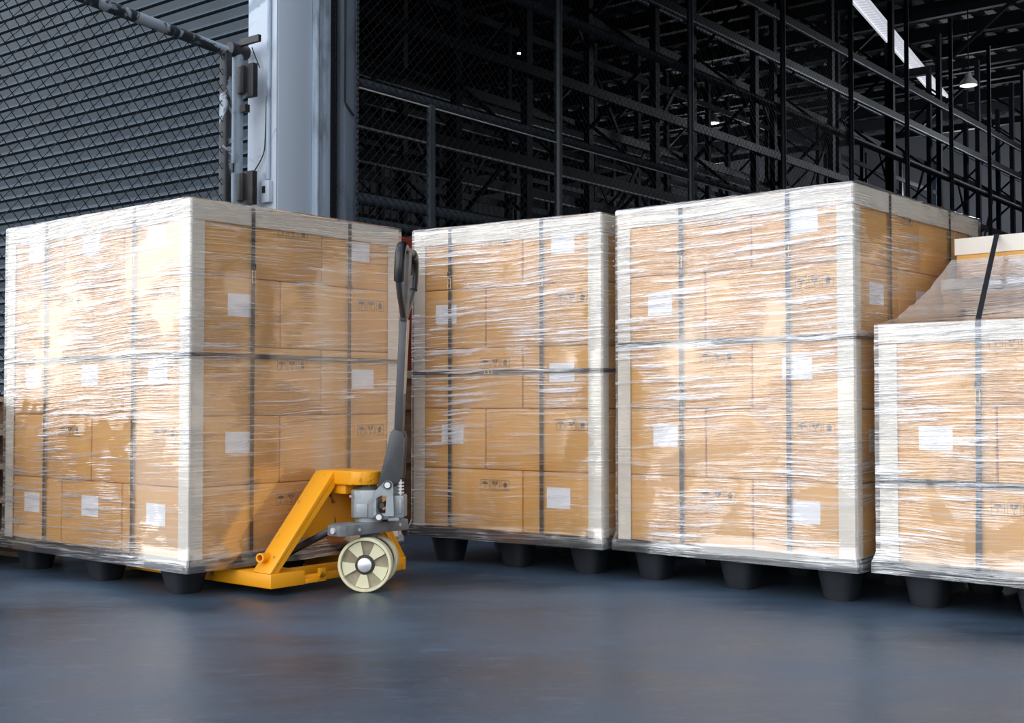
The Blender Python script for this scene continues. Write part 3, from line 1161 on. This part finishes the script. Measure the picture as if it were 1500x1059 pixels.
loop = []
ctrl = [(0.0, 1.005), (-0.06, 1.045), (-0.125, 1.085), (-0.172, 1.125), (-0.185, 1.16), (-0.187, 1.205), (-0.18, 1.24), (-0.155, 1.262), (-0.10, 1.268), (0.0, 1.268),
        (0.10, 1.268), (0.155, 1.262), (0.18, 1.24), (0.187, 1.205), (0.185, 1.16), (0.172, 1.125), (0.125, 1.085), (0.06, 1.045)]
pts = [tilt(*c) for c in ctrl]
fine = []
n_ = len(pts)
for i in range(n_):
    p0_, p1_, p2_, p3_ = pts[i - 1], pts[i], pts[(i + 1) % n_], pts[(i + 2) % n_]
    for k in range(4):
        t = k / 4
        fine.append(0.5 * ((2 * p1_) + (-p0_ + p2_) * t + (2 * p0_ - 5 * p1_ + 4 * p2_ - p3_) * t * t + (-p0_ + 3 * p1_ - 3 * p2_ + p3_) * t ** 3))
mb = MB(SM)
mb.tube(fine, 0.0125, 12, closed=True)
lp = mb.build('handle_loop', M['dsteel'], jack, True)
for sgn in (-1, 1):
    mb = MB(SM)
    gp = [tilt(sgn * y, z) for y, z in ((0.178, 1.135), (0.186, 1.165), (0.188, 1.205), (0.178, 1.243), (0.152, 1.264), (0.12, 1.268))]
    mb.tube(gp, 0.0195, 14)
    mb.build('grip', M['black'], lp, True)
mb = MB(SM)
mb.bar(tilt(0, 1.00), tilt(0, 1.262), 0.075, 0.022, up=(1, 0, 0), bevel=0.003)
mb.build('centre_stem', M['dsteel'], lp, True)
mb = MB(SM)
mb.bar(tilt(0.045, 1.16) , tilt(0.165, 1.20), 0.014, 0.012, up=(1, 0, 0), bevel=0.002)
mb.build('release_lever', M['black'], lp, True)

# ------------------------------------------------------------------ building frame: x goes in through the doorway, y runs left along the front
J = Vector((-1.495, 7.80, 0))
AB = math.atan2(0.785, 0.620)
BM = tr(*J[:2]) @ rotz(AB)


def bput(o):
    o.matrix_world = BM
    return o


# floor
mb = MB()
mb.box((-60, -60, -0.2), (70, 80, 0))
struct(mb.build('floor', M['floor']))

# concrete column beside the doorway
mb = MB()
mb.box((0, 0, 0), (0.29, 0.285, 9), 0.006)
struct(bput(mb.build('trim_1', M['column'], None, True)))
mb = MB()
mb.box((-0.012, 0.004, 0), (-0.001, 0.283, 9), 0.002)
struct(bput(mb.build('trim_2', M['column_white'])))
mb = MB()
mb.box((0.291, -0.02, 0), (0.37, 0.20, 9), 0.008)
mb.cyl((0.31, -0.022, 0), (0.31, -0.022, 9), 0.018, 12)
mb.box((0.371, -0.01, 0), (0.449, 0.20, 9), 0.008)
struct(bput(mb.build('trim_3', M['trim'], None, True)))
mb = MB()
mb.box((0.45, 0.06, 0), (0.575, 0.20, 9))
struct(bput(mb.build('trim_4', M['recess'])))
mb = MB()
mb.box((0.576, -0.01, 0), (0.70, 0.20, 9), 0.004)
mb.box((0.451, 0.012, 0), (0.463, 0.059, 9))
struct(bput(mb.build('trim_5', M['track'], None, True)))

# roller shutter (slats are surface pattern)
mb = MB()
pitch, n = 0.0935, 80
ya, yb = 0.288, 9.0
prof = []
for i in range(n):
    z = i * pitch
    prof += [(0.120, z), (0.122, z + 0.004), (0.094, z + 0.007), (0.086, z + 0.011), (0.087, z + 0.015), (0.096, z + 0.025), (0.108, z + 0.034), (0.110, z + 0.039), (0.094, z + 0.084), (0.104, z + 0.088)]
A = [mb._v((x, ya, z)) for x, z in prof]
B = [mb._v((x, yb, z)) for x, z in prof]
for k in range(len(prof) - 1):
    mb.bm.faces.new((A[k], A[k + 1], B[k + 1], B[k]))
struct(bput(mb.build('door_1', M['shutter'], None, True, angle=40)))

# walls, lintel, roof, interior shell
def wall(name, lo, hi, mat):
    mb = MB()
    mb.box(lo, hi)
    return struct(bput(mb.build(name, mat)))


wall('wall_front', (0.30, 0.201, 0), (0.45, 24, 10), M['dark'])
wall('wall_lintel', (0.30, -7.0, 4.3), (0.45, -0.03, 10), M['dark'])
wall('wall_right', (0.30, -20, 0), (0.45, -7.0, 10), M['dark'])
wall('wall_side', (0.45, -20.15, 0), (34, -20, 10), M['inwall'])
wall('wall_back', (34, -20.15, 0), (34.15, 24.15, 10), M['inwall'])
mb = MB()
prof = []
k = 0
X = 0.46
while X < 33.9:
    prof += [(X, 24.0), (X + 0.12, 24.0), (X + 0.17, 24.06), (X + 0.29, 24.06)]
    X += 0.34
for (x0, y0), (x1, y1) in zip(prof, prof[1:]):
    mb.face([(x0, y0, 0), (x1, y1, 0), (x1, y1, 10), (x0, y0, 10)])
struct(bput(mb.build('wall_left', M['inwall'])))
# corrugated roof
mb = MB()
prof = []
Y = -20
while Y < 24.3:
    prof += [(Y, 9.6), (Y + 0.2, 9.6), (Y + 0.26, 9.66), (Y + 0.46, 9.66)]
    Y += 0.52
for (y0, z0_), (y1, z1_) in zip(prof, prof[1:]):
    mb.face([(0.3, y0, z0_), (0.3, y1, z1_), (34.2, y1, z1_), (34.2, y0, z0_)])
struct(bput(mb.build('ceiling', M['roof'])))
mb = MB()
x = 1.5
while x < 33.8:
    mb.box((x - 0.06, -20, 9.25), (x + 0.06, 24, 9.58))
    x += 1.7
struct(bput(mb.build('trim_6', M['roofsteel'])))

# roof trusses: chords along y
x = 9.0
ti = 0
ords = ['nearest', 'second', 'third', 'fourth', 'fifth']
while x < 33:
    mb = MB()
    mb.box((x - 0.07, -19.9, 8.95), (x + 0.07, 23.9, 9.12))
    mb.box((x - 0.07, -19.9, 7.75), (x + 0.07, 23.9, 7.92))
    y = -19.5
    s = 0
    while y < 22.5:
        a, b = ((7.9, 8.97) if s % 2 == 0 else (8.97, 7.9))
        mb.bar((x, y, a), (x, y + 1.4, b), 0.07, 0.07)
        y += 1.4
        s += 1
    o = bput(mb.build('roof_truss', M['roofsteel']))
    tag(o, f'{ords[ti]} dark steel roof truss spanning above the racking from the doorway', 'roof truss', 'roof trusses in the dark warehouse')
    ti += 1
    x += 6.0

# ---- chain-link helper
def lattice(mb, x0, x1, z0, z1, cell, r, y=0.0, n=3, zmin=None):
    """two sets of diagonal wires in the plane y, cell = diamond width = height"""
    W, Hh = x1 - x0, z1 - z0
    k = -math.ceil(Hh / cell)
    while k * cell < W:
        for s in (1, -1):
            # line x = x0 + k*cell + t, z = z0 + t (s=1) or z = z1 - t
            t0 = max(0, -k * cell)
            t1 = min(Hh, W - k * cell)
            if t1 - t0 > 0.01:
                xa, xb = x0 + k * cell + t0, x0 + k * cell + t1
                za, zb_ = (z0 + t0, z0 + t1) if s == 1 else (z1 - t0, z1 - t1)
                yy = y + 0.0015 * s
                mb.tube([(xa, yy, za), (xb, yy, zb_)], r, n, cap=False)
        k += 1


# swung-open chain-link gate in front of the shutter
gp = BM @ Vector((-0.12, 0.255, 0))
post = MB()
post.cyl((0, 0, 0), (0, 0, 2.98), 0.036, 20)
GP = tr(gp.x, gp.y)
o = post.build('gate_post', M['postpaint'], None, True)
o.matrix_world = GP
tag(o, 'grey blue painted round steel post between the open gate and column', 'gate post')
mb = MB(rotz(AB))
mb.cyl((-0.07, 0, 2.96), (0.07, 0, 2.96), 0.045, 18)
mb.build('pipe_cap', M['rust'], o, True)
mb = MB(rotz(AB))
mb.box((-0.012, -0.215, 2.985), (0.012, -0.03, 3.03), 0.002)
mb.build('stay_bar', M['rust'], o)
for za, zb_, nm in ((2.64, 2.855, 'hinge_plate'), (1.95, 2.165, 'hinge_plate')):
    mb = MB(rotz(AB))
    mb.box((-0.02, -0.175, za), (0.02, -0.095, zb_), 0.003)
    mb.box((-0.035, -0.096, za + 0.03), (0.03, -0.038, zb_ - 0.01), 0.003)
    mb.build(nm, M['rust'], o, True)
mb = MB(rotz(AB))
mb.box((-0.02, -0.10, 2.55), (0.02, -0.05, 2.60), 0.003)
mb.box((-0.045, -0.012, 2.17), (-0.034, 0.025, 2.225))
mb.build('latch_block', M['rust'], o)

gdir = Vector((-0.46, -0.89, 0)).normalized()
gang = math.atan2(gdir.y, gdir.x)
gs = gp + gdir * 0.085
gate = empty('chain_link_gate', tr(gs.x, gs.y) @ rotz(gang), 'swung-open chain-link gate with peeling tube frame in front of the shutter', 'gate')
GL, GH0, GH1 = 1.80, 0.12, 2.93
mb = MB()
mb.box((0.0, -0.03, GH0), (0.062, 0.03, GH1), 0.012, 3)
mb.build('hinge_stile', M['peel'], gate, True)
mb = MB()
mb.box((GL, -0.03, GH0), (GL + 0.06, 0.03, GH1), 0.012, 3)
mb.build('lock_stile', M['peel'], gate, True)
mb = MB()
mb.tube([(0.03, 0, GH1), (GL + 0.03, 0, GH1)], 0.034, 16)
mb.build('top_rail', M['peel'], gate, True)
mb = MB()
mb.tube([(0.062, 0, GH0 + 0.03), (GL, 0, GH0 + 0.03)], 0.03, 16)
mb.build('bottom_rail', M['peel'], gate, True)
mb = MB()
lattice(mb, 0.062, GL, GH0 + 0.05, GH1 - 0.02, 0.10, 0.0026, n=4)
mb.build('wire_mesh', M['wire'], gate)

# column fittings
mb = MB()
mb.cyl((-0.026, 0.062, 2.12), (-0.026, 0.062, 9), 0.014, 14)
o = bput(mb.build('conduit_pipe', M['trim'], None, True))
tag(o, 'thin grey conduit pipe running up the white face of the column', 'pipe')
box = empty('switch_box', BM @ tr(-0.013, 0.075, 0), 'small white switch box low on the column under the conduit', 'switch box')
mb = MB()
mb.box((-0.035, -0.045, 1.97), (0, 0.045, 2.11), 0.004)
mb.build('housing', M['column_white'], box, True)
mb = MB()
mb.box((-0.039, -0.012, 2.03), (-0.0352, 0.018, 2.075))
mb.build('switch', M['rust'], box)


def cable(pts, r, lab):
    pts = [Vector(p) for p in pts]
    pts = [pts[0] * 2 - pts[1]] + pts + [pts[-1] * 2 - pts[-2]]
    fine = []
    for a, b, c, d in zip(pts, pts[1:], pts[2:], pts[3:]):
        for k in range(8):
            t = k / 8
            fine.append(0.5 * ((2 * b) + (c - a) * t + (2 * a - 5 * b + 4 * c - d) * t * t + (3 * b - a - 3 * c + d) * t ** 3))
    mb = MB()
    mb.tube(fine + [pts[-2]], r, 8)
    o = mb.build('cable', M['wire'], None, True)
    tag(o, lab, 'cable')
    return bput(o)


cable([(-0.05, 0.20, 2.99), (-0.05, 0.17, 2.93), (-0.045, 0.13, 2.85)], 0.004, 'short black cable drooping above the upper hinge plate by the post')
cable([(-0.02, 0.09, 2.66), (-0.02, 0.10, 2.40), (-0.03, 0.11, 2.28), (-0.045, 0.19, 2.17), (-0.06, 0.215, 2.14)], 0.004, 'long thin black cable hanging down the white column face')


def chain(x, y, z0_, z1_, lab):
    mb = MB()
    z = z0_
    k = 0
    while z < z1_:
        c = Vector((x, y, z))
        a = Vector((1, 0, 0)) if k % 2 else Vector((0, 1, 0))
        pts = [c + a * 0.011 * math.cos(2 * math.pi * i / 10) + Vector((0, 0, 0.023)) * math.sin(2 * math.pi * i / 10) for i in range(10)]
        mb.tube(pts, 0.0036, 5, closed=True)
        z += 0.037
        k += 1
    o = bput(mb.build('hoist_chain', M['chain'], None, True))
    tag(o, lab, 'chain')


chain(0.535, 0.03, 1.2, 4.3, 'dark hoist chain hanging in the recess nearest the column')
chain(0.66, -0.045, 1.2, 4.3, 'dark hoist chain hanging against the grey door track')
mb = MB()
mb.tube([(0.567, -0.02, 4.3), (0.567, -0.02, 2.72), (0.60, -0.025, 2.68), (0.64, -0.03, 2.64)], 0.007, 8)
o = bput(mb.build('door_cord_rod', M['rust'], None, True))
tag(o, 'thin bent black rod between the two hoist chains', 'rod')

# ------------------------------------------------------------------ interior fence along the left of the bay
FX = 0.72
fence = empty('security_fence', BM @ tr(FX, 0), 'tall chain-link fence of slotted posts running into the dark warehouse', 'fence')
for s in (2.318, 4.50, 6.53, 8.40, 10.27, 12.03, 13.8, 15.6):
    mb = MB()
    mb.cyl((s, 0, 0), (s, 0, 6.3), 0.031, 14)
    mb.build('post', M['fpost'], fence, True)
mb = MB()
mb.box((0.71, -0.02, 0), (0.76, 0.02, 2.87))
mb.build('short_post', M['fpost'], fence)
mb = MB()
mb.tube([(0.0, 0.04, 2.90), (16.4, 0.04, 2.90)], 0.035, 12)
mb.build('middle_rail', M['fpost'], fence, True)
mb = MB()
mb.tube([(0.0, 0.05, 3.95), (16.4, 0.05, 3.95)], 0.045, 12)
mb.build('upper_rail', M['fpost'], fence, True)
mb = MB()
mb.tube([(-0.015, 0.045, 2.10), (16.4, 0.045, 2.10)], 0.042, 12)
mb.build('lower_rail', M['fpost'], fence, True)
mb = MB()
mb.tube([(-0.015, 0.035, 1.94), (16.4, 0.035, 1.94)], 0.03, 12)
mb.build('lower_rail', M['fpost'], fence, True)
mb = MB()
mb.tube([(0.0, -0.001, 2.852), (16.4, -0.001, 2.852)], 0.006, 6)
mb.build('tension_wire', M['edge'], fence, True)
mb = MB()
lattice(mb, 0.0, 8.4, 1.5, 5.6, 0.075, 0.0022, y=0.0)
mb.build('wire_mesh', M['wire_far'], fence)
mb = MB()
mb.cyl((1.12, -0.06, 0), (1.12, -0.06, 2.02), 0.035, 16)
o = mb.build('support_post', M['postpaint'], fence, True)

# ------------------------------------------------------------------ pallet racking
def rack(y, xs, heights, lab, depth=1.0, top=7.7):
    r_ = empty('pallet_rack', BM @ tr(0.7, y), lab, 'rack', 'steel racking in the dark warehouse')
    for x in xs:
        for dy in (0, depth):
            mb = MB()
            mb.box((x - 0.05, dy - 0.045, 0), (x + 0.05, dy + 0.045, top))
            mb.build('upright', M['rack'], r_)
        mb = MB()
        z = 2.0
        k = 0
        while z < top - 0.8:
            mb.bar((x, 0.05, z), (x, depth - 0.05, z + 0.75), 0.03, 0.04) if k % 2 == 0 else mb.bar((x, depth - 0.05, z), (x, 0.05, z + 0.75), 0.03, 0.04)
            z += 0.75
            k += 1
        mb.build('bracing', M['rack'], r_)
    for (z, lit) in heights:
        for dy in (-0.07, depth + 0.07):
            mb = MB()
            mb.box((xs[0], dy - 0.022, z - 0.055), (xs[-1], dy + 0.022, z + 0.055))
            bm_ = mb.build('beam', M['beam'], r_)
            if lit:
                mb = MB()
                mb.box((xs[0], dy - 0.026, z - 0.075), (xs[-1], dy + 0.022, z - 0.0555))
                mb.build('beam_highlight', M['edge'], bm_)  # pale strip painting the bright highlight along the beam's lower edge
    # long diagonal ties on the back
    for a, b in zip(xs[::2], xs[1::2]):
        mb = MB()
        mb.bar((a, depth + 0.12, 2.2), (b, depth + 0.12, 5.6), 0.03, 0.05)
        mb.bar((b, depth + 0.18, 2.2), (a, depth + 0.18, 5.6), 0.03, 0.05)
        mb.build('diagonal_tie', M['rack'], r_)
    return r_


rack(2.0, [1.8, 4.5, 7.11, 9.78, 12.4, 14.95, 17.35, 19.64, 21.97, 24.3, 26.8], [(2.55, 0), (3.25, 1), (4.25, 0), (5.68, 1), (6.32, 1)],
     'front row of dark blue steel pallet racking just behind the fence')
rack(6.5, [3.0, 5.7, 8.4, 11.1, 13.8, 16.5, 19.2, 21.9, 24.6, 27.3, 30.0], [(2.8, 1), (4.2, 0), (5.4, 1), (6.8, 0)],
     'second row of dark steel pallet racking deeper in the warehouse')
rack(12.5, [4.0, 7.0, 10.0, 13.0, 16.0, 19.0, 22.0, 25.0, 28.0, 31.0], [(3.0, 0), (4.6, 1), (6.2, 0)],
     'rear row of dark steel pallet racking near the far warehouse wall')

# cable ladder hung below the roof, given an added glow to look bright
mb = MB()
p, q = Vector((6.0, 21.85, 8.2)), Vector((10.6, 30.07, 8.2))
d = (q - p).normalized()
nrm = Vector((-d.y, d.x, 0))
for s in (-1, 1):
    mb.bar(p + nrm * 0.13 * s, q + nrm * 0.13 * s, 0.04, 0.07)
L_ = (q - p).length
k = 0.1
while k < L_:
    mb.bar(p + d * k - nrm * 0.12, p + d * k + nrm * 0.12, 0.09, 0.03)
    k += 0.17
o = mb.build('glowing_ladder', M['tray'])
tag(o, 'long pale cable ladder with added glow, slanting down under the roof at upper right', 'lamp')


def pendant(px, py, Z, r_, lab, mat, ztop=9.3):
    c = at(px, py, Z)
    o = empty('pendant_lamp', tr(*c), lab, 'lamp')
    mb = MB()
    mb.lathe([(r_, 0.0), (r_ * 0.92, r_ * 0.45), (r_ * 0.45, r_ * 0.95), (r_ * 0.25, r_ * 1.5), (r_ * 0.22, r_ * 1.5), (r_ * 0.40, r_ * 0.9), (r_ * 0.86, r_ * 0.42), (r_ * 0.97, 0.0)], (0, 0, 0), (0, 0, 1), 32)
    mb.build('lamp_shade', M['lampshade'], o, True)
    mb = MB()
    mb.lathe([(0.001, -0.03 * r_ * 3), (r_ * 0.7, -0.06 * r_), (r_ * 0.94, 0.12 * r_), (0.001, 0.2 * r_)], (0, 0, 0), (0, 0, 1), 32)
    mb.build('bulb', mat, o, True)
    mb = MB()
    mb.cyl((0, 0, r_ * 1.45), (0, 0, ztop - c.z), 0.012, 8)
    mb.build('cord', M['wire'], o)
    return o


pendant(1424, 122, 24, 0.17, 'white dome pendant lamp glowing in the upper right darkness', M['lampglow'])
pendant(1046, 178, 26, 0.15, 'small lit pendant lamp beside the second tall fence post', M['lampglow'])
pendant(762, 74, 20, 0.06, 'tiny bright bare lamp high up in the dark left part', M['lampspot'])

# ------------------------------------------------------------------ things behind the loads
o = empty('wooden_crate', tr(-0.66, 7.1) @ rotz(AB), 'dark wooden crate with a pale top board in the gap behind the jack handle', 'crate')
mb = MB()
mb.box((-0.45, -0.45, 0.0), (0.45, 0.45, 0.82))
mb.build('side_panel', M['wood'], o)
mb = MB()
mb.box((-0.47, -0.47, 0.82), (0.47, 0.47, 0.862), 0.003)
mb.build('top_board', M['wood_pale'], o)
for z in (0.12, 0.42, 0.70):
    mb = MB()
    mb.box((-0.465, -0.47, z - 0.045), (0.465, -0.45, z + 0.045), 0.002)
    mb.box((-0.47, -0.465, z - 0.045), (-0.45, 0.465, z + 0.045), 0.002)
    mb.build('batten', M['wood'], o)
o = empty('metal_cabinet', tr(-0.66, 7.1, 0.862) @ rotz(AB), 'dark red metal cabinet on the crate in the gap behind the jack handle', 'cabinet')
mb = MB()
mb.box((-0.4, -0.4, 0), (0.4, 0.4, 0.72), 0.008)
mb.build('body', M['red'], o)
mb = MB()
mb.box((-0.412, -0.37, 0.03), (-0.4005, 0.37, 0.69), 0.004)
mb.build('door', M['red'], o)

for k in range(5):
    o = empty('wooden_pallet', tr(-2.74, 5.43, k * 0.144) @ rotz(AB + R(random.uniform(-2, 2))),
              f'weathered wooden pallet behind the left load, {["lowest", "second from bottom", "middle", "second from top", "topmost"][k]} of its stack', 'pallet', 'stacked wooden pallets')
    for i in range(7):
        mb = MB()
        y = -0.55 + i * 1.0 / 6
        mb.box((-0.5, y, 0.122), (0.5, y + 0.1, 0.1435), 0.002)
        mb.build('deck_board', M['wood_pale'], o)
    for i in range(3):
        x = (-0.5, -0.05, 0.4)[i]
        mb = MB()
        mb.box((x, -0.55, 0.022), (x + 0.1, 0.55, 0.1215))
        mb.build('stringer', M['wood'], o)
        mb = MB()
        mb.box((x, -0.55, 0.0), (x + 0.1, 0.55, 0.0215), 0.002)
        mb.build('bottom_board', M['wood_pale'], o)

# ------------------------------------------------------------------ daylight
w = bpy.data.worlds.new('World')
sc.world = w
w.use_nodes = True
N, L = w.node_tree.nodes, w.node_tree.links
bg = N['Background']
tc = N.new('ShaderNodeTexCoord')
sp = N.new('ShaderNodeSeparateXYZ')
L.new(tc.outputs['Generated'], sp.inputs[0])
cr = N.new('ShaderNodeValToRGB')
e = cr.color_ramp.elements
e[0].position, e[0].color = 0.0, (0.93, 0.92, 0.90, 1)
e[1].position, e[1].color = 1.0, (0.50, 0.62, 0.82, 1)
L.new(sp.outputs[2], cr.inputs[0])
# hazy bright part of the sky low in the left
dt = N.new('ShaderNodeVectorMath')
dt.operation = 'DOT_PRODUCT'
dt.inputs[1].default_value = Vector((-0.94, -0.20, 0.25)).normalized()
nv = N.new('ShaderNodeVectorMath')
nv.operation = 'NORMALIZE'
L.new(tc.outputs['Generated'], nv.inputs[0])
L.new(nv.outputs[0], dt.inputs[0])
mx = N.new('ShaderNodeMath')
mx.operation = 'MAXIMUM'
mx.inputs[1].default_value = 0
L.new(dt.outputs['Value'], mx.inputs[0])
pw = N.new('ShaderNodeMath')
pw.operation = 'POWER'
pw.inputs[1].default_value = 4
L.new(mx.outputs[0], pw.inputs[0])
ma = N.new('ShaderNodeMath')
ma.operation = 'MULTIPLY_ADD'
ma.inputs[1].default_value = 2.3
ma.inputs[2].default_value = 1.65
L.new(pw.outputs[0], ma.inputs[0])
L.new(cr.outputs[0], bg.inputs[0])
L.new(ma.outputs[0], bg.inputs[1])

# fill lights without fittings, added to brighten the dark hall
for bx_, by_, bz_, pw_ in ((18.5, -2.2, 7.0, 150), (26, -2.6, 7.2, 200), (26, 10.0, 5.5, 80), (30.5, 5.4, 6.5, 260), (30.5, 14, 6.5, 300)):
    lp_ = bpy.data.lights.new('hall_fill', 'POINT')
    lp_.energy = pw_
    lp_.shadow_soft_size = 0.25
    lp_.color = (0.85, 0.92, 1.0)
    lo = bpy.data.objects.new('hall_fill', lp_)
    COL.objects.link(lo)
    lo.location = BM @ Vector((bx_, by_, bz_))

sun = bpy.data.lights.new('sun', 'SUN')
sun.energy = 0.9
sun.angle = R(50)
sun.color = (1.0, 0.97, 0.93)
so = bpy.data.objects.new('sun', sun)
COL.objects.link(so)
sd = Vector((0.48, 0.78, -0.52)).normalized()       # direction the light travels
so.rotation_euler = sd.to_track_quat('-Z', 'Y').to_euler()
so.location = (-4, -4, 6)

# ------------------------------------------------------------------ camera
cam = bpy.data.cameras.new('camera')
cam.sensor_fit = 'HORIZONTAL'
cam.sensor_width = 36
cam.lens = 36 * F / 1500
cam.clip_start = 0.05
cam.clip_end = 300
co = bpy.data.objects.new('camera', cam)
COL.objects.link(co)
co.location = (0, 0, CAMZ)
co.rotation_euler = (R(90) + math.atan((HOR - 529.5) / F), 0, 0)
sc.camera = co

sc.view_settings.view_transform = 'Standard'
sc.view_settings.look = 'None'
sc.view_settings.gamma = 1
sc.view_settings.exposure = -0.02
sc.cycles.max_bounces = 8
sc.cycles.transparent_max_bounces = 16
